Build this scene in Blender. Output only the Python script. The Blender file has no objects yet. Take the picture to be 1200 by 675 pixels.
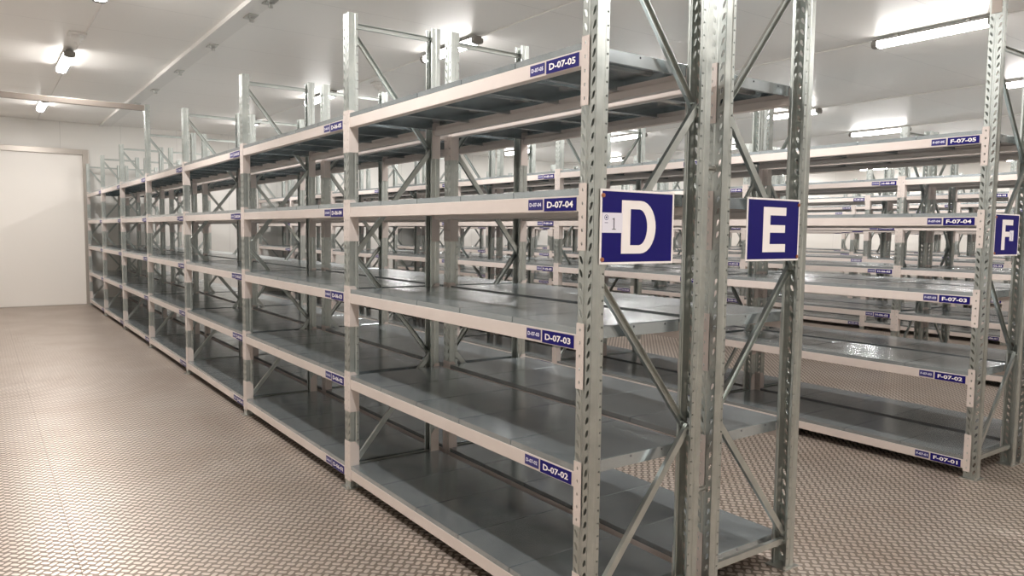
import bpy, bmesh, math
from mathutils import Vector, Matrix
PI = math.pi
C = bpy.context.scene.collection
S = bpy.context.scene

# ------------------------------------------------------------------ camera, world, exposure
CAM = dict(yaw=0.62185, pitch=-0.0743, roll=0.0122, f=871.6, loc=(-1.8282, -2.0432, 1.6))
cd = bpy.data.cameras.new('camera'); cam = bpy.data.objects.new('camera', cd); C.objects.link(cam)
y_, p_, r_ = CAM['yaw'], CAM['pitch'], CAM['roll']
F = Vector((math.sin(y_)*math.cos(p_), math.cos(y_)*math.cos(p_), math.sin(p_)))
R0 = Vector((math.cos(y_), -math.sin(y_), 0)); U0 = R0.cross(F)
R = R0*math.cos(r_) + U0*math.sin(r_); U = -R0*math.sin(r_) + U0*math.cos(r_)
m = Matrix((R, U, -F)).transposed().to_4x4(); m.translation = Vector(CAM['loc'])
cam.matrix_world = m
cd.sensor_width = 36.0; cd.lens = CAM['f']*36.0/1200.0; cd.clip_start = 0.05; cd.clip_end = 100
S.camera = cam
w = bpy.data.worlds.new('world'); S.world = w; w.use_nodes = True
w.node_tree.nodes['Background'].inputs[0].default_value = (0.9, 0.95, 1, 1)
w.node_tree.nodes['Background'].inputs[1].default_value = 0.05
S.view_settings.view_transform = 'Standard'; S.view_settings.look = 'None'
S.view_settings.gamma = 1.0; S.view_settings.use_curve_mapping = False
S.view_settings.exposure = 0.0
LAMP_POWER = 222.0
LAMP_COL = (1.0, 0.972, 0.94)
try:
    S.cycles.max_bounces = 10; S.cycles.diffuse_bounces = 6; S.cycles.glossy_bounces = 6
    S.cycles.sample_clamp_indirect = 6.0
    S.cycles.use_denoising = True
except Exception:
    pass

# ------------------------------------------------------------------ calibrated sizes (metres)
L = 2.2019; W = 0.0787; E_ = 0.058; D = 0.6222; GAP = 0.0873
ZS = [0.1212, 0.6882, 1.2186, 1.7414, 2.2749]        # beam tops, five levels
H = 2.888
ROWS = [  # x of front face, y of first frame, facing letter, backing letter
    (0.0, 0.0, 'D', 'E'), (3.4855, 0.075, 'F', 'G'), (7.05, 0.24, 'H', 'I'),
    (10.62, 0.42, 'K', 'L'), (14.15, 0.50, 'M', 'N'), (17.7, 0.60, 'O', 'P')]
YW = 15.72; XL = -3.3; XR = 21.6; YF = -5.2; ZC = 3.74

# ------------------------------------------------------------------ materials
def mat(name, col, rough=0.5, metal=0.0, emit=None, estr=0, spec=0.5):
    m = bpy.data.materials.new(name); m.use_nodes = True
    b = m.node_tree.nodes['Principled BSDF']
    b.inputs['Base Color'].default_value = (*col, 1); b.inputs['Roughness'].default_value = rough
    b.inputs['Metallic'].default_value = metal; b.inputs['Specular IOR Level'].default_value = spec
    if emit:
        b.inputs['Emission Color'].default_value = (*emit, 1); b.inputs['Emission Strength'].default_value = estr
    return m
def lin(r, g, b):
    f = lambda c: (c/255/12.92) if c/255 <= 0.04045 else ((c/255+0.055)/1.055)**2.4
    return (f(r), f(g), f(b))
class NT:
    def __init__(s, m): s.m = m; s.t = m.node_tree; s.b = s.t.nodes['Principled BSDF']
    def n(s, typ, **k):
        nd = s.t.nodes.new(typ)
        for a, v in k.items(): setattr(nd, a, v)
        return nd
    def l(s, a, b): s.t.links.new(a, b)
    def math(s, op, a, b=None, c=None, clamp=False):
        nd = s.n('ShaderNodeMath', operation=op); nd.use_clamp = clamp
        for i, v in enumerate((a, b, c)):
            if v is None: continue
            if isinstance(v, (int, float)): nd.inputs[i].default_value = v
            else: s.l(v, nd.inputs[i])
        return nd.outputs[0]
    def noise(s, vec, scale, detail=2, rough=.5):
        nd = s.n('ShaderNodeTexNoise'); nd.inputs['Scale'].default_value = scale
        nd.inputs['Detail'].default_value = detail; nd.inputs['Roughness'].default_value = rough
        s.l(vec, nd.inputs['Vector']); return nd.outputs['Fac']
    def ramp(s, fac, stops):
        nd = s.n('ShaderNodeValToRGB'); s.l(fac, nd.inputs[0]); e = nd.color_ramp.elements
        while len(e) < len(stops): e.new(0.5)
        for i, (p, c) in enumerate(stops):
            e[i].position = p; e[i].color = (*c, 1) if len(c) == 3 else c
        return nd.outputs[0]
    def maprange(s, v, a, b, c, d, smooth=False):
        nd = s.n('ShaderNodeMapRange'); nd.clamp = True
        if smooth: nd.interpolation_type = 'SMOOTHSTEP'
        s.l(v, nd.inputs[0])
        for i, x in enumerate((a, b, c, d)): nd.inputs[i+1].default_value = x
        return nd.outputs[0]
    def bump(s, h, strength, dist):
        nd = s.n('ShaderNodeBump'); nd.inputs['Strength'].default_value = strength
        nd.inputs['Distance'].default_value = dist; s.l(h, nd.inputs['Height']); s.l(nd.outputs[0], s.b.inputs['Normal'])

# galvanised steel of frames
GALV = mat('galvanised_steel', (.5, .51, .5), .34, .9); t = NT(GALV)
tc = t.n('ShaderNodeTexCoord').outputs['Object']
nz = t.noise(tc, 14, 3, .5)
t.l(t.ramp(nz, [(.3, lin(166, 171, 168)), (.7, lin(182, 186, 182))]), t.b.inputs['Base Color'])
t.l(t.maprange(nz, .3, .7, .30, .38), t.b.inputs['Roughness'])
# shelf sheets: smooth galvanised, slightly mirror like
SHEET = mat('galvanised_sheet', (.42, .45, .46), .22, .76); t = NT(SHEET)
g = t.n('ShaderNodeTexCoord').outputs['Object']
oi = t.n('ShaderNodeObjectInfo').outputs['Random']
cv = t.n('ShaderNodeCombineXYZ'); t.l(t.math('MULTIPLY', oi, 37.0), cv.inputs[0]); t.l(t.math('MULTIPLY', oi, 91.0), cv.inputs[1])
va = t.n('ShaderNodeVectorMath', operation='ADD'); t.l(g, va.inputs[0]); t.l(cv.outputs[0], va.inputs[1])
big = t.noise(va.outputs[0], 5, 3, .55); fine = t.noise(va.outputs[0], 45, 3, .6)
mixf = t.math('ADD', t.math('MULTIPLY', big, .9), t.math('MULTIPLY', fine, .1))
mixf = t.math('ADD', mixf, t.math('MULTIPLY', t.math('SUBTRACT', oi, .5), .12))
t.l(t.ramp(mixf, [(.3, lin(156, 165, 169)), (.7, lin(175, 183, 186))]), t.b.inputs['Base Color'])
t.l(t.maprange(mixf, .3, .7, .16, .25), t.b.inputs['Roughness'])
t.bump(t.noise(va.outputs[0], 2.2, 1, .4), .10, .03)
# painted light grey beams
PAINT = mat('grey_beam_paint', lin(196, 184, 178), .42); t = NT(PAINT)
nz = t.noise(t.n('ShaderNodeTexCoord').outputs['Object'], 9, 3)
t.l(t.ramp(nz, [(.3, lin(201, 190, 184)), (.7, lin(206, 195, 189))]), t.b.inputs['Base Color'])
# white sandwich panel walls
def panel_mat(name, col, axis, pitch, off, rough=.35, seamw=.006):
    m = mat(name, col, rough); t = NT(m)
    sp = t.n('ShaderNodeSeparateXYZ'); t.l(t.n('ShaderNodeTexCoord').outputs['Object'], sp.inputs[0])
    v = sp.outputs[axis]
    fr = t.math('FRACT', t.math('DIVIDE', t.math('SUBTRACT', v, off), pitch))
    d = t.math('MULTIPLY', t.math('MINIMUM', fr, t.math('SUBTRACT', 1.0, fr)), pitch)
    seam = t.maprange(d, 0, seamw, 1, 0)
    mx = t.n('ShaderNodeMix', data_type='RGBA'); t.l(seam, mx.inputs[0])
    mx.inputs[6].default_value = (*col, 1); mx.inputs[7].default_value = (*[c*.72 for c in col], 1)
    t.l(mx.outputs[2], t.b.inputs['Base Color'])
    hb = t.math('SUBTRACT', t.math('MULTIPLY', t.noise(t.n('ShaderNodeTexCoord').outputs['Object'], .9, 2), .6), seam)
    t.bump(hb, .25, .01)
    return m
WALLX = panel_mat('white_panel_wall_x', lin(222, 219, 214), 0, 1.1, -.42)
WALLY = panel_mat('white_panel_wall_y', lin(222, 219, 214), 1, 1.1, 0)
CEIL = panel_mat('white_panel_ceiling', lin(236, 233, 229), 1, 1.15, 1.46, .42)
DOORM = mat('door_panel_white', lin(238, 233, 227), .35)
ALU = mat('brushed_aluminium', lin(176, 168, 160), .35, .6)
DARKALU = mat('dull_grey_aluminium', lin(150, 140, 132), .45, .3)
WHITE = mat('white_plastic', lin(225, 222, 218), .4)
GREYP = mat('grey_plastic', lin(120, 116, 110), .5)
BLUE = mat('sign_blue', lin(16, 8, 98), .5, spec=.2)
FADED = mat('label_faded_blue', lin(48, 44, 108), .5, spec=.3)
SIGNW = mat('sign_white', lin(240, 234, 232), .35)
PAPER = mat('paper_white', lin(222, 220, 232), .6)
INK = mat('dark_ink', lin(45, 45, 55), .6)
RUST = mat('copper_screw', lin(178, 120, 92), .35, .7)
ZINC = mat('zinc_bolt', lin(190, 190, 186), .28, .9)
TUBE = mat('lamp_diffuser', (1, 1, 1), .5, 0, LAMP_COL, LAMP_POWER)
TUBE_SIDE = mat('lamp_diffuser_side', (1, 1, 1), .5, 0, LAMP_COL, LAMP_POWER*.11)

# floor: aluminium tread plate, raised lozenges alternating direction
FLOOR = mat('tread_plate', (.5, .45, .4), .35, .72); t = NT(FLOOR)
sp = t.n('ShaderNodeSeparateXYZ'); t.l(t.n('ShaderNodeTexCoord').outputs['Object'], sp.inputs[0])
P = 0.060
def lozenge(ox, oy, sgn):
    u = t.math('SUBTRACT', t.math('FRACT', t.math('DIVIDE', t.math('ADD', sp.outputs[0], 50.0*P+ox), P)), .5)
    v = t.math('SUBTRACT', t.math('FRACT', t.math('DIVIDE', t.math('ADD', sp.outputs[1], 200.0*P+oy), P)), .5)
    a = t.math('ABSOLUTE', t.math('ADD', u, t.math('MULTIPLY', v, sgn)))
    b = t.math('ABSOLUTE', t.math('SUBTRACT', u, t.math('MULTIPLY', v, sgn)))
    da = t.math('POWER', t.math('DIVIDE', a, .48), 3.0); db = t.math('POWER', t.math('DIVIDE', b, .265), 3.0)
    return t.maprange(t.math('ADD', da, db), .75, 1.25, 1, 0, True)
lz = t.math('MAXIMUM', lozenge(0, 0, 1), lozenge(P/2, P/2, -1))
def seamline(ax, pitch, off, wd):
    fr = t.math('FRACT', t.math('DIVIDE', t.math('ADD', sp.outputs[ax], 20*pitch-off), pitch))
    d = t.math('MULTIPLY', t.math('MINIMUM', fr, t.math('SUBTRACT', 1.0, fr)), pitch)
    return t.maprange(d, 0, wd, 1, 0)
sm = t.math('MAXIMUM', seamline(0, 2.5, -1.49, .0022), seamline(1, 1.25, 2.02, .003))
hgt = t.math('SUBTRACT', lz, t.math('MULTIPLY', sm, .6))
dirt = t.noise(t.n('ShaderNodeTexCoord').outputs['Object'], 1.3, 4, .6)
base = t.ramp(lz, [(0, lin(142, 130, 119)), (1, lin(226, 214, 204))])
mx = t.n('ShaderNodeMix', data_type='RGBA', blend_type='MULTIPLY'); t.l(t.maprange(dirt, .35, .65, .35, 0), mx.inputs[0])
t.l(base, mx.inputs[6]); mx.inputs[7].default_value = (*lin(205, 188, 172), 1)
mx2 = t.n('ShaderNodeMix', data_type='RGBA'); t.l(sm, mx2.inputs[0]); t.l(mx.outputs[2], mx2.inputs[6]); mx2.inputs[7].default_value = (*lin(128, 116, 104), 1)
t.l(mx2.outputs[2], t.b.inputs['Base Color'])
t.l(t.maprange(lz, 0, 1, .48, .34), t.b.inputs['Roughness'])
t.bump(hgt, .55, .0022)

# ------------------------------------------------------------------ mesh helpers
class MB:
    def __init__(s): s.v = []; s.f = []; s.mi = []
    def quadgrid(s, vs, fs, mi=0):
        o = len(s.v); s.v += [tuple(x) for x in vs]
        for f in fs: s.f.append(tuple(o+i for i in f)); s.mi.append(mi)
    def box(s, x0, x1, y0, y1, z0, z1, mi=0):
        vs = [(x, y, z) for x in (x0, x1) for y in (y0, y1) for z in (z0, z1)]
        s.quadgrid(vs, [(0, 1, 3, 2), (4, 6, 7, 5), (0, 4, 5, 1), (2, 3, 7, 6), (0, 2, 6, 4), (1, 5, 7, 3)], mi)
    def cyl(s, a, b, r, n=12, mi=0, r2=None):
        a = Vector(a); b = Vector(b); d = (b-a).normalized(); r2 = r if r2 is None else r2
        x = d.orthogonal().normalized(); y = d.cross(x)
        vs = [a+(x*math.cos(2*PI*i/n)+y*math.sin(2*PI*i/n))*r for i in range(n)] + \
             [b+(x*math.cos(2*PI*i/n)+y*math.sin(2*PI*i/n))*r2 for i in range(n)]
        s.quadgrid(vs, [(i, (i+1) % n, n+(i+1) % n, n+i) for i in range(n)]+[tuple(range(n-1, -1, -1)), tuple(range(n, 2*n))], mi)
    def prism(s, pts, a, b, frame, mi=0):
        """closed 2-D outline pts (p,q) swept from a to b; frame=(P,Q) axes"""
        P_, Q_ = frame; n = len(pts); a = Vector(a); b = Vector(b)
        vs = [a+P_*p+Q_*q for p, q in pts]+[b+P_*p+Q_*q for p, q in pts]
        s.quadgrid(vs, [(i, (i+1) % n, n+(i+1) % n, n+i) for i in range(n)]+[tuple(range(n-1, -1, -1)), tuple(range(n, 2*n))], mi)
    def mesh(s, name, mats, bevel=0, merge=False, smooth=False):
        me = bpy.data.meshes.new(name); me.from_pydata(s.v, [], s.f)
        for k in (mats if isinstance(mats, (list, tuple)) else [mats]): me.materials.append(k)
        me.polygons.foreach_set('material_index', s.mi)
        bm = bmesh.new(); bm.from_mesh(me)
        if merge: bmesh.ops.remove_doubles(bm, verts=bm.verts, dist=1e-5)
        bmesh.ops.recalc_face_normals(bm, faces=bm.faces)
        if bevel:
            bmesh.ops.bevel(bm, geom=list(bm.edges), offset=bevel, segments=2, affect='EDGES', profile=.5)
        bm.to_mesh(me); bm.free()
        if smooth: me.polygons.foreach_set('use_smooth', [True]*len(me.polygons))
        me.update(); return me
def link(name, me, parent=None, loc=(0, 0, 0), rz=0.0):
    o = bpy.data.objects.new(name, me); C.objects.link(o)
    o.location = loc; o.rotation_euler = (0, 0, rz)
    if parent: o.parent = parent
    return o
def empty(name, loc, label, cat, group=None):
    o = bpy.data.objects.new(name, None); C.objects.link(o); o.location = loc
    o.empty_display_size = .1
    return tag(o, label, cat, group)
def tag(o, label, cat, group=None):
    o['label'] = label; o['category'] = cat
    if group: o['group'] = group
    return o
def struct(name, me, loc=(0, 0, 0)):
    o = link(name, me, None, loc); o['kind'] = 'structure'; return o
def solidify(me, th):
    o = bpy.data.objects.new('tmp', me); C.objects.link(o)
    md = o.modifiers.new('s', 'SOLIDIFY'); md.thickness = th; md.offset = -1
    dg = bpy.context.evaluated_depsgraph_get(); dg.update()
    n = bpy.data.meshes.new_from_object(o.evaluated_get(dg)); n.name = me.name+'_solid'
    bpy.data.objects.remove(o); return n
def boxmesh(name, dims, mats, bevel=0):
    b = MB(); b.box(*dims); return b.mesh(name, mats, bevel)

# ------------------------------------------------------------------ room shell
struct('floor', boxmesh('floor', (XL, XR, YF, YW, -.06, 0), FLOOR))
struct('ceiling', boxmesh('ceiling', (XL, XR, YF, YW, ZC, ZC+.1), CEIL))
struct('wall_back', boxmesh('wall_back', (XL, XR, YW, YW+.1, 0, ZC), WALLX))
struct('wall_front', boxmesh('wall_front', (XL, XR, YF-.1, YF, 0, ZC), WALLX))
struct('wall_left', boxmesh('wall_left', (XL-.1, XL, YF, YW, 0, ZC), WALLY))
struct('wall_right', boxmesh('wall_right', (XR, XR+.1, YF, YW, 0, ZC), WALLY))
# cold-room door in the back wall
dr = bpy.data.objects.new('door_1', None); C.objects.link(dr); dr.location = (-1.2, YW, 0); dr['kind'] = 'structure'
link('door_panel', boxmesh('door_panel', (-1.18, 1.16, -.05, -.002, .012, 3.08), DOORM, .004), dr)
b = MB(); b.box(1.16, 1.27, -.09, -.001, 0, 3.19); b.box(-1.29, -1.18, -.09, -.001, 0, 3.19); b.box(-1.18, 1.16, -.09, -.001, 3.08, 3.19)
link('door_frame', b.mesh('door_frame', ALU, .004), dr)
link('threshold', boxmesh('threshold', (-1.18, 1.16, -.12, -.05, 0, .012), ALU), dr)
# base cove strips along the walls
struct('baseboard_back', boxmesh('baseboard_back', (.09, XR, YW-.015, YW, 0, .10), WHITE))
struct('baseboard_right', boxmesh('baseboard_right', (XR-.015, XR, YF, YW-.015, 0, .10), WHITE))
struct('baseboard_left', boxmesh('baseboard_left', (XL, XL+.015, YF, YW, 0, .10), WHITE))
# ceiling joint cover strip with bolted hanger plates
b = MB(); b.prism([(.28, 0), (.28, -.045), (.335, -.045), (.345, -.022), (.50, -.022), (.51, 0)], (0, YF, ZC), (0, YW, ZC), (Vector((1, 0, 0)), Vector((0, 0, 1))))
struct('trim_1', b.mesh('ceiling_joint_cover', WHITE, 0))
hang = MB(); hang.box(-.045, .05, -.10, .10, -.012, 0); hang.cyl((.02, .03, -.05), (.02, .03, -.018), .022, 10); hang.cyl((-.03, -.05, -.04), (-.03, -.05, -.018), .012, 8)
hm = hang.mesh('hanger_plate', ZINC)
for i, (hy, desc) in enumerate(((5.05, 'nearest in view'), (5.65, 'second in view'), (7.15, 'third in view'), (8.9, 'fourth in view'), (10.6, 'fifth in view'), (12.2, 'farthest in view'))):
    tag(link('hanger_plate', hm, None, (.445, hy, ZC-.022)), 'small bolted zinc hanger plate on the ceiling strip, %s' % desc, 'plate', 'hanger plates on the ceiling strip')

# ------------------------------------------------------------------ rack meshes
def upright_mesh(height, name):
    """slotted C profile; front face at x=0, centred on y, open towards +x"""
    b = MB(); hw = W/2; pitch = .05; n = int((height-.04)/pitch); top = n*pitch+.02
    # unfolded section: list of (x,y) with kind of strip between successive points
    sec = [(E_, -hw+.012, 'p'), (E_, -hw, 'h'), (.043, -hw, 'p'), (.039, -hw+.004, 'p'), (.029, -hw+.004, 'p'), (.025, -hw, 'p'),
           (.0, -hw, 's-'), (.0, -.009, 'p'), (.004, -.006, 'p'), (.004, .006, 'p'), (.0, .009, 's+'), (.0, hw, 'p'),
           (.025, hw, 'p'), (.029, hw-.004, 'p'), (.039, hw-.004, 'p'), (.043, hw, 'h'), (E_, hw, 'p'), (E_, hw-.012, None)]
    for i in range(len(sec)-1):
        (xa, ya, kd), (xb, yb, _) = sec[i], sec[i+1]
        A = Vector((xa, ya, 0)); B = Vector((xb, yb, 0)); wd = (B-A).length
        P3 = lambda u, z: tuple(A+(B-A)*u)[:2]+(z,)
        if kd == 'p':
            b.quadgrid([P3(0, 0), P3(1, 0), P3(1, height), P3(0, height)], [(0, 1, 2, 3)]); continue
        b.quadgrid([P3(0, 0), P3(1, 0), P3(1, .02), P3(.5, .02), P3(0, .02)], [(0, 1, 2, 3, 4)])
        b.quadgrid([P3(0, top), P3(.5, top), P3(1, top), P3(1, height), P3(0, height)], [(0, 1, 2, 3, 4)])
        for k in range(n):
            z0 = .02+k*pitch; zc = z0+pitch/2
            if kd == 'h': r = .0046; hole = [(math.cos(q*PI/4-3*PI/4)*r/wd+.5, zc+math.sin(q*PI/4-3*PI/4)*r) for q in range(8)]
            else:
                sg = 1 if kd == 's-' else -1; tilt = .0065*sg
                pts = []
                # teardrop 30 mm tall, wider at the top, leaning towards the centre at the bottom
                for q in range(8):
                    a = q*PI/4-3*PI/4; rx = .0082 if math.sin(a) > 0 else .0062
                    yy = math.cos(a)*rx; zz = math.sin(a)*.0165
                    pts.append(((yy-tilt*zz/.0165)/wd+.5, zc+zz))
                hole = pts
            ring = [(0, z0), (.5, z0), (1, z0), (1, zc), (1, z0+pitch), (.5, z0+pitch), (0, z0+pitch), (0, zc)]
            vs = [P3(u, z) for u, z in ring]+[P3(u, z) for u, z in hole]
            b.quadgrid(vs, [(q, (q+1) % 8, 8+(q+1) % 8, 8+q) for q in range(8)])
    me = b.mesh(name, GALV, merge=True)
    return solidify(me, .0018)
UP = upright_mesh(H, 'upright'); UP_TALL = upright_mesh(3.21, 'upright_tall')

def channel(p0, p1, opening, y, name):
    """C channel between two points of the x-z plane (frame centred), opening 'front' (-y) or 'rear'"""
    b = MB(); a = Vector((p0[0], y, p0[1])); c = Vector((p1[0], y, p1[1]))
    d = (c-a).normalized(); Pv = Vector((0, 1, 0)).cross(d).normalized(); Qv = Vector((0, 1, 0)) * (1 if opening == 'front' else -1)
    h, dp, th = .015, .009, .0022
    pts = [(-h, -dp), (-h+.003, -dp), (-h+th, -dp+.001), (-h+th, dp-th), (h-th, dp-th), (h-th, -dp+.001), (h-.003, -dp), (h, -dp), (h, dp), (-h, dp)]
    pts = [(-h, -dp), (-h+th, -dp), (-h+th, dp-th), (h-th, dp-th), (h-th, -dp), (h, -dp), (h, dp), (-h, dp)]
    n = len(pts); vs = [a+Pv*p+Qv*q for p, q in pts]+[c+Pv*p+Qv*q for p, q in pts]
    fs = [(i, (i+1) % n, n+(i+1) % n, n+i) for i in range(n)]
    for o in (0, n): fs += [(o+0, o+1, o+2, o+7), (o+7, o+2, o+3, o+6), (o+3, o+4, o+5, o+6)]
    b.quadgrid(vs, fs)
    for pt in (a+d*.012, c-d*.012): b.cyl(pt+Vector((0, -.016, 0)), pt+Vector((0, .016, 0)), .006, 8)
    return b.mesh(name, GALV)
xa, xb = -D/2+.048, D/2-.048
NZ = [.165, .80, 1.455, 2.125, 2.79]
BR = []
for i in range(4):
    p0 = (xa if i % 2 == 0 else xb, NZ[i]); p1 = (xb if i % 2 == 0 else xa, NZ[i+1])
    if i % 2 == 0: BR.append(channel(p0, p1, 'rear', -.012, 'diagonal_brace'))
    else: BR.append(channel(p0, p1, 'front', .012, 'diagonal_brace'))
HB = [channel((xa-.006, .135), (xb+.006, .135), 'rear', -.012, 'horizontal_brace'),
      channel((xa-.006, 2.825), (xb+.006, 2.825), 'front', -.012, 'horizontal_brace')]
b = MB(); b.box(-.03, .085, -.055, .055, .0, .006); b.cyl((-.018, -.042, .006), (-.018, -.042, .02), .008, 6); b.cyl((.072, .042, .006), (.072, .042, .02), .008, 6)
FOOT = b.mesh('foot_plate', ZINC)
b = MB(); b.cyl((0, 0, 0), (GAP-.0, 0, 0), .010, 12); b.cyl((.0, 0, 0), (.006, 0, 0), .017, 6); b.cyl((GAP-.006, 0, 0), (GAP, 0, 0), .017, 6)
SPACER = b.mesh('row_spacer', ZINC)

BL = L-W; BH = .060
b = MB()
sec = [(0, 0), (0, -BH), (.042, -BH), (.042, -.026), (.030, -.022), (.030, 0)]
sec = [(.0015, 0), (0, -.0015), (0, -BH+.002), (.002, -BH), (.040, -BH), (.042, -BH+.002), (.042, -.026), (.030, -.022), (.030, 0)]
b.prism(sec, (0, -BL/2+.0037, 0), (0, BL/2-.0037, 0), (Vector((1, 0, 0)), Vector((0, 0, 1))))
BEAM = b.mesh('beam', PAINT)
def connector(sgn):
    """L plate with five holes; near end (sgn=-1) or far end (+1) of a beam"""
    b = MB(); y0 = sgn*(BL/2-.0036); wd = .0415; zt = .045
    def ring(yc, zc, r): return [(yc+math.cos(q*PI/4-3*PI/4)*r*sgn, zc+math.sin(q*PI/4-3*PI/4)*r*1.5) for q in range(8)]
    for k in range(5):
        z1 = zt-k*.05; z0 = z1-.05; zc = (z0+z1)/2; ya = y0; yb = y0+sgn*wd; ym = (ya+yb)/2
        outer = [(ya, z0), (ym, z0), (yb, z0), (yb, zc), (yb, z1), (ym, z1), (ya, z1), (ya, zc)]
        hole = ring(ym, zc, .0048)
        b.quadgrid([(-.0035, y, z) for y, z in outer+hole], [(q, (q+1) % 8, 8+(q+1) % 8, 8+q) for q in range(8)])
    b.quadgrid([(-.0035, y0, zt), (-.0035, y0, zt-.25), (.057, y0, zt-.25), (.057, y0, zt-.035), (.03, y0, zt)], [(0, 1, 2, 3, 4)])
    me = b.mesh('end_connector', PAINT, merge=True)
    s = solidify(me, .003)
    return s
CN, CF = connector(-1), connector(1)
def merged_beam():
    bm = bmesh.new()
    for me in (BEAM, CN, CF): bm.from_mesh(me)
    me = bpy.data.meshes.new('beam_with_connectors'); bm.to_mesh(me); bm.free(); me.materials.append(PAINT); return me
BEAM_FAR = merged_beam()

NP = 5; PW = (BL-.006)/NP
b = MB(); hy = PW/2-.0008
b.prism([(-hy, .0225), (-hy+.004, .0255), (hy-.004, .0255), (hy, .0225)], (.001, 0, 0), (D-.001, 0, 0), (Vector((0, 1, 0)), Vector((0, 0, 1))))   # sheet with rolled edges
b.box(.001, .003, -hy+.0022, hy-.0022, .0005, .0225); b.box(D-.003, D-.001, -hy+.0022, hy-.0022, .0005, .0225)   # front and rear lips
for s_ in (-1, 1):
    ya, yb = sorted((s_*hy, s_*(hy-.002)))
    b.box(.003, D-.003, ya, yb, .0005, .0225); b.box(.046, D-.046, ya, yb, -.022, .0005)
    ya, yb = sorted((s_*hy, s_*(hy-.014))); b.box(.046, D-.046, ya, yb, -.024, -.022)
b.prism([(-.02, 0), (-.012, -.012), (.012, -.012), (.02, 0)], (.05, 0, .0235), (D-.05, 0, .0235), (Vector((0, 1, 0)), Vector((0, 0, 1))))
for xx in (.12, .3, .48): b.cyl((xx, -hy-.0006, .012), (xx, -hy+.001, .012), .004, 8, 1)
PANEL = b.mesh('shelf_panel', [SHEET, INK])

# ------------------------------------------------------------------ lettering
def text_data(s, width, height, depth=.0006, bold=.028):
    cu = bpy.data.curves.new('t', 'FONT'); cu.body = s; cu.size = 1; cu.offset = bold; cu.resolution_u = 2
    o = bpy.data.objects.new('t', cu); C.objects.link(o)
    dg = bpy.context.evaluated_depsgraph_get(); dg.update()
    me = bpy.data.meshes.new_from_object(o.evaluated_get(dg)); bpy.data.objects.remove(o)
    vs = [v.co.copy() for v in me.vertices]; fs = [tuple(p.vertices) for p in me.polygons]
    x0 = min(v.x for v in vs); x1 = max(v.x for v in vs); y0 = min(v.y for v in vs); y1 = max(v.y for v in vs)
    return [((v.x-x0)/(x1-x0)*width-width/2, (v.y-y0)/(y1-y0)*height-height/2) for v in vs], fs
def label_mesh(s, wd, ht, tw, th, m0, m1):
    """blue plate facing -x, text runs towards -y (read from the aisle)"""
    b = MB(); b.box(-.0012, 0, -wd/2, wd/2, -ht/2, ht/2, 0)
    vs, fs = text_data(s, tw, th)
    b.quadgrid([(-.0016, -u, v) for u, v in vs], fs, 1)
    return b.mesh('label_'+s, [m0, m1])
def strokes_plate(b, polys, y, mi):
    for poly in polys:
        b.quadgrid([(x, y, z) for x, z in poly], [tuple(range(len(poly)))], mi)

LAB = {}
for (_x, _y, LF, _b) in ROWS:
    for num in range(1, 8):
        for li in range(5):
            s = '%s-%02d-%02d' % (LF, num, li+1)
            LAB[s] = (label_mesh(s, .196, .050, .158, .026, BLUE, SIGNW), label_mesh(s, .094, .042, .076, .016, FADED, PAPER))

# ------------------------------------------------------------------ build the bays
def proj_x(X, Y, Z=1.7):
    v = Vector((X, Y, Z))-Vector(CAM['loc']); return 600+CAM['f']*v.dot(R)/v.dot(F)
ORD = ['nearest', 'second', 'third', 'fourth', 'fifth', 'sixth', 'farthest']
def add_frame(root, mirrored, y, tall=False):
    cy = y+W/2
    link('upright', UP_TALL if (tall and not mirrored) else UP, root, (0, cy, .006)); link('upright', UP, root, (D, cy, .006), PI)
    link('foot_plate', FOOT, root, (0, cy, 0)); link('foot_plate', FOOT, root, (D, cy, 0), PI)
    rz = PI if mirrored else 0
    for me in BR: link('diagonal_brace', me, root, (D/2, cy, .0), 0 if not mirrored else 0) if not mirrored else mir(root, me, 'diagonal_brace', cy)
    for me in HB: link('horizontal_brace', me, root, (D/2, cy, .0)) if not mirrored else mir(root, me, 'horizontal_brace', cy)
MIR = {}
def mir(root, me, name, cy):
    if me.name not in MIR:
        n = me.copy()
        for v in n.vertices: v.co.x = -v.co.x
        n.flip_normals(); MIR[me.name] = n
    return link(name, MIR[me.name], root, (D/2, cy, 0))
n_bays = 0
for z, ds in ((.50, 'low'), (1.88, 'high')):
    tag(link('row_spacer', SPACER, None, (D, W/2, z)), 'short zinc bolt spacer set %s between the D and E corner uprights' % ds, 'spacer', 'row spacers')
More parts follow.
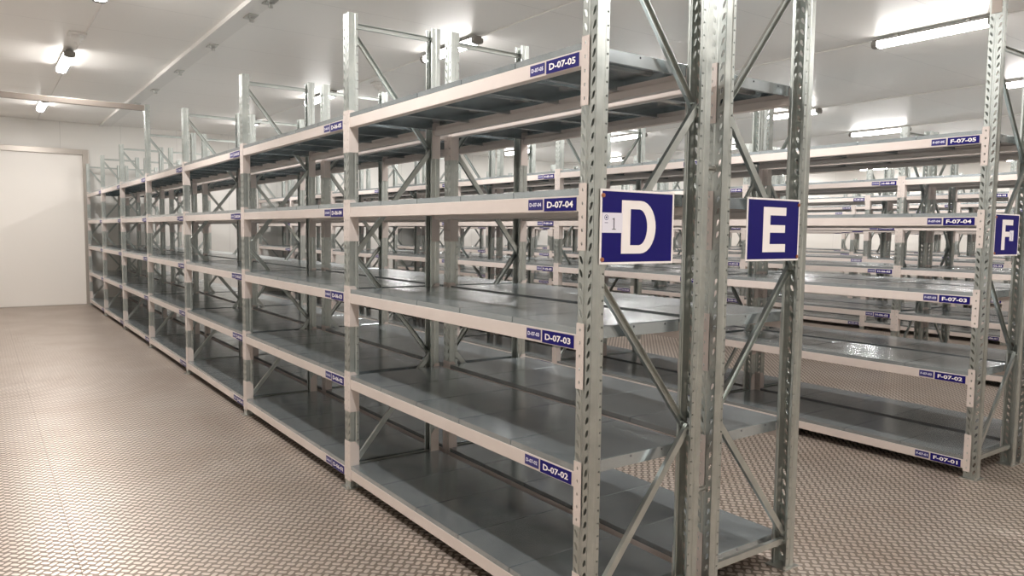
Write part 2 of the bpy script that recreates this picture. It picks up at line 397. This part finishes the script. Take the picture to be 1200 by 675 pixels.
for ri, (X0, Y0, LF, LB) in enumerate(ROWS):
    far = ri >= 2
    for side in (0, 1):
        xr = X0 + side*(D+GAP); letter = (LF, LB)[side]
        for k in range(7):
            if proj_x(X0, Y0+(k+1)*L) > 1230: continue
            num = 7-k; n_bays += 1
            bn = '%s-%02d' % (LF, num)
            if side == 0: lab = 'galvanised shelving bay whose blue beam labels begin %s' % bn
            else: lab = 'galvanised shelving bay standing back to back behind the %s labelled bay' % bn
            root = empty('shelving_bay', (xr, Y0+k*L, 0), lab, 'shelving', 'shelving bays of the %s row' % letter)
            # frames
            tall = side == 0 and ((ri == 0 and k == 4) or (ri == 1 and k == 0))
            add_frame(root, side == 1, 0, tall)
            if k == 6: add_frame(root, side == 1, L)
            yc = W+BL/2
            for li, z in enumerate(ZS):
                dz = .130 if li == 0 else 0
                for bx, rz in ((0, 0), (D, PI)):
                    if far and li > 0:
                        bo = link('beam', BEAM_FAR, root, (bx, yc, z), rz)
                    else:
                        bo = link('beam', BEAM, root, (bx, yc, z), rz)
                        link('end_connector', CN, bo, (0, 0, dz)); link('end_connector', CF, bo, (0, 0, dz))
                    if side == 0 and rz == 0:
                        s = '%s-%02d' % (bn, li+1)
                        ly = -BL/2+.118
                        link('location_label', LAB[s][0], bo, (0, ly, -.031))
                        if ri < 3:
                            link('small_label', LAB[s][1], bo, (0, ly+.155, -.029))
                for j in range(NP):
                    po = link('shelf_panel', PANEL, root, (0, yc-BL/2+.003+PW*(j+.5), z))
                    hsh = math.sin(ri*12.9+k*78.2+li*37.7+j*19.3+side*5.1)*43758.5; hsh -= math.floor(hsh)
                    po.rotation_euler = ((hsh-.5)*.004, 0, 0)

# ------------------------------------------------------------------ overhead tie across the left aisle
tb = empty('overhead_tie', (-1.0, 4*L+W/2, 3.17), 'long grey metal bar bridging the left aisle high under the ceiling', 'tie bar')
link('tie_bar', boxmesh('tie_bar', (-1.06, .998, -.03, .03, -.035, .035), DARKALU, .003), tb)
link('end_plate', boxmesh('end_plate', (.992, .997, -.045, .045, -.06, .04), ZINC, .001), tb)
tp = empty('tie_post', (-2.10, 4*L+W/2, 0), 'tall slotted galvanised post carrying the left end of the overhead bar', 'post')
link('upright', UP_TALL, tp, (.036, 0, .006), PI); link('foot_plate', FOOT, tp, (.036, 0, 0), PI)
ep = link('tie_plate', boxmesh('tie_plate', (-.006, -.001, -.030, .030, -.07, .06), DARKALU, .001), None, (ROWS[1][0], ROWS[1][1]+W/2, 3.10))
tag(ep, 'plain grey end plate near the top of the F row corner upright', 'plate')

# ------------------------------------------------------------------ row letter signs
SH = .278
def sign(name, x0, x1, zc, y, letter, label, sticker=None, screws='left', tilt=0):
    o = empty(name, ((x0+x1)/2, y, zc), label, 'sign', 'row letter signs')
    wd = x1-x0
    b = MB(); b.box(-wd/2, wd/2, -.0015, .0015, -SH/2, SH/2, 0); b.box(-wd/2+.009, wd/2-.009, -.0019, -.0015, -SH/2+.008, SH/2-.008, 1)
    link('sign_plate', b.mesh('sign_plate', [SIGNW, BLUE], 0), o)
    b = MB(); yy = -.0026; lh = .200; z0, z1 = -lh/2, lh/2; xc = .0
    if letter == 'D':
        xl, xr, st, sh_ = -.088, .094, .046, .032; n = 14
        def arc(cx, rx, rz_): return [(cx+rx*math.sin(a), rz_*math.cos(a)) for a in [PI*i/n for i in range(n+1)]]
        oc = .012; outer = [(xl, z1)]+arc(oc, xr-oc, lh/2)+[(xl, z0)]
        ic = .004; inner = [(xl+st, z1-sh_)]+arc(ic, xr-.046-ic, lh/2-sh_)+[(xl+st, z0+sh_)]
        N = len(outer); fs = [(i, (i+1) % N, N+(i+1) % N, N+i) for i in range(N)]
        b.quadgrid([(x, yy, z) for x, z in outer+inner], fs, 0)
    else:
        xl, xr, st = -.078, .088, .050
        b.quadgrid([(xl, yy, z0), (xl+st, yy, z0), (xl+st, yy, z1), (xl, yy, z1)], [(0, 1, 2, 3)], 0)
        bars = [(z1-.036, z1, xr), (-.013, .021, xr-.006)]
        if letter == 'E': bars.append((z0, z0+.036, xr))
        for za, zb, xe in bars: b.quadgrid([(xl+st, yy, za), (xe, yy, za), (xe, yy, zb), (xl+st, yy, zb)], [(0, 1, 2, 3)], 0)
    lo = link('letter_%s' % letter.lower(), solidify(b.mesh('letter', SIGNW), .0006), o); lo.name = 'sign_letter'
    if sticker:
        sx0, sx1, sz0, sz1 = sticker
        b = MB(); b.box(sx0, sx1, -.0036, -.0022, sz0, sz1, 0); cx = (sx0+sx1)/2; hgt_ = sz1-sz0; wd_ = sx1-sx0
        yv = -.0038
        for u0, u1, v0, v1 in ((.055, .10, -.34, .24), (-.02, .175, -.34, -.305), (-.005, .06, .17, .205)):
            b.quadgrid([(cx+wd_*u, yv, (sz0+sz1)/2+hgt_*v) for u, v in ((u0, v0), (u1, v0), (u1, v1), (u0, v1))], [(0, 1, 2, 3)], 1)
        # round emblem: ring with a small dot
        ex, ez, r = sx0+wd_*.20, sz1-hgt_*.24, wd_*.10; n = 16
        ring = [(ex+math.cos(2*PI*i/n)*r, yv, ez+math.sin(2*PI*i/n)*r) for i in range(n)]+[(ex+math.cos(2*PI*i/n)*r*.8, yv, ez+math.sin(2*PI*i/n)*r*.8) for i in range(n)]
        b.quadgrid(ring, [(i, (i+1) % n, n+(i+1) % n, n+i) for i in range(n)], 2)
        b.quadgrid([(ex+math.cos(2*PI*i/8)*r*.4, yv, ez+math.sin(2*PI*i/8)*r*.4) for i in range(8)], [tuple(range(8))], 2)
        b.quadgrid([(ex-r*.8, yv, ez-r*2), (ex+r*.8, yv, ez-r*2), (ex+r*.8, yv, ez-r*1.8), (ex-r*.8, yv, ez-r*1.8)], [(0, 1, 2, 3)], 2)
        so = link('paper_sticker', b.mesh('sticker', [PAPER, INK, FADED]), o); so['label'] = 'white paper sticker with the number 1'
    sx = -wd/2+.012 if screws == 'left' else wd/2-.012
    for zz in (-SH/2+.018, SH/2-.024):
        b = MB(); b.cyl((sx, -.006, zz), (sx, .004, zz), .008, 10); b.cyl((sx, -.0075, zz), (sx, -.006, zz), .004, 6)
        link('screw', b.mesh('screw', RUST), o)
    return o
EX = D+GAP
sign('row_sign', .024, .415, 1.626, -.006, 'D', 'blue sign with white letter D and a white sticker', (-.187, -.085, -.022, .052))
s = sign('row_sign', EX+.166, EX+.552, 1.627, -.006, 'E', 'blue sign with white letter E on the post right of the D sign', None, 'right')
s = sign('row_sign', ROWS[1][0]+.064, ROWS[1][0]+.44, 1.625, ROWS[1][1]+.0, 'F', 'blue sign with white letter F at the right edge of the photo', (.04, .10, -.04, .03))
s.location.y += .004

# ------------------------------------------------------------------ ceiling battens
def batten():
    o = bpy.data.objects.new('ceiling_light', None)
    b = MB(); hl = .60
    b.prism([(-.040, 0), (-.036, .034), (.036, .034), (.040, 0)], (0, -hl, 0), (0, hl, 0), (Vector((1, 0, 0)), Vector((0, 0, 1))))
    hous = b.mesh('housing', GREYP)
    b = MB(); prof = [(-.056, .012), (-.058, -.022), (-.048, -.040), (-.026, -.050), (.026, -.050), (.048, -.040), (.058, -.022), (.056, .012)]
    b.prism(prof, (0, -hl+.06, 0), (0, hl-.06, 0), (Vector((1, 0, 0)), Vector((0, 0, 1))))
    for i in range(len(b.f)): b.mi[i] = 0 if i in (2, 3, 4) else 2 if i >= 7 else 1
    dif = b.mesh('diffuser', [TUBE, TUBE_SIDE, GREYP])
    b = MB(); prof2 = [(p*1.05, q*1.05) for p, q in prof]
    b.prism(prof2, (0, -.03, 0), (0, .03, 0), (Vector((1, 0, 0)), Vector((0, 0, 1))))
    cap = b.mesh('end_cap', GREYP)
    b = MB(); b.box(-.02, .02, -.015, .015, .034, .0601); br = b.mesh('mounting_bracket', ZINC)
    return hous, dif, cap, br
HOUS, DIF, CAP, BRK = batten()
LX = [(-.87, 'the aisle left of the D row', (-2.6, 1.3, 5.17, 9.02, 13.1)),
      (2.63, 'the aisle between the E and F signs', (-2.4, 1.5, 5.45, 9.45, 13.3)),
      (6.12, 'the aisle beyond the G bays', (-2.2, 1.78, 5.75, 9.6, 13.5)),
      (9.55, 'the aisle in front of the K labelled bays', (1.85, 5.75, 9.72, 13.6)),
      (12.7, 'the aisle in front of the M labelled bays', (2.0, 5.85, 9.8, 13.6)),
      (16.2, 'the aisle in front of the O labelled bays', (2.0, 5.9, 9.9, 13.6)),
      (20.2, 'the aisle along the right wall', (2.0, 5.9, 9.9, 13.6))]
for X, nm, ys in LX:
    for i, yy in enumerate(ys):
        o = empty('ceiling_light', (X, yy, 3.68), '%s batten light over %s' % (('nearest', 'second', 'third', 'fourth', 'farthest')[i if i < len(ys)-1 else 4], nm), 'ceiling light', 'batten lights over %s' % nm)
        link('housing', HOUS, o); link('diffuser', DIF, o)
        link('end_cap', CAP, o, (0, -.57, 0)); link('end_cap', CAP, o, (0, .57, 0))
        link('mounting_bracket', BRK, o, (0, -.35, 0)); link('mounting_bracket', BRK, o, (0, .35, 0))
    b = MB(); b.cyl((X+.075, ys[0]-.3, ZC-.0085), (X+.075, YW-.02, ZC-.0085), .008, 8)
    tag(link('cable_conduit', b.mesh('conduit', WHITE)), 'thin white ceiling conduit over %s' % nm, 'conduit', 'ceiling conduits')

# smoke detectors
for (x, y), ds in (((-.87, 7.6), 'over the left aisle between two battens'), ((2.95, 8.0), 'above the D row beyond the middle batten')):
    o = empty('smoke_detector', (x, y, ZC), 'small white ceiling smoke detector %s' % ds, 'smoke detector', 'smoke detectors')
    b = MB(); b.box(-.09, .09, -.09, .09, -.03, 0); link('mounting_box', b.mesh('mounting_box', WHITE, .006), o)
    b = MB(); b.cyl((0, 0, -.03), (0, 0, -.06), .055, 20, 0, .062); b.cyl((0, 0, -.06), (0, 0, -.10), .062, 20, 0, .035); b.cyl((0, 0, -.10), (0, 0, -.125), .008, 8)
    link('detector_head', b.mesh('detector_head', WHITE), o)
print('bays', n_bays, 'objects', len(bpy.data.objects))
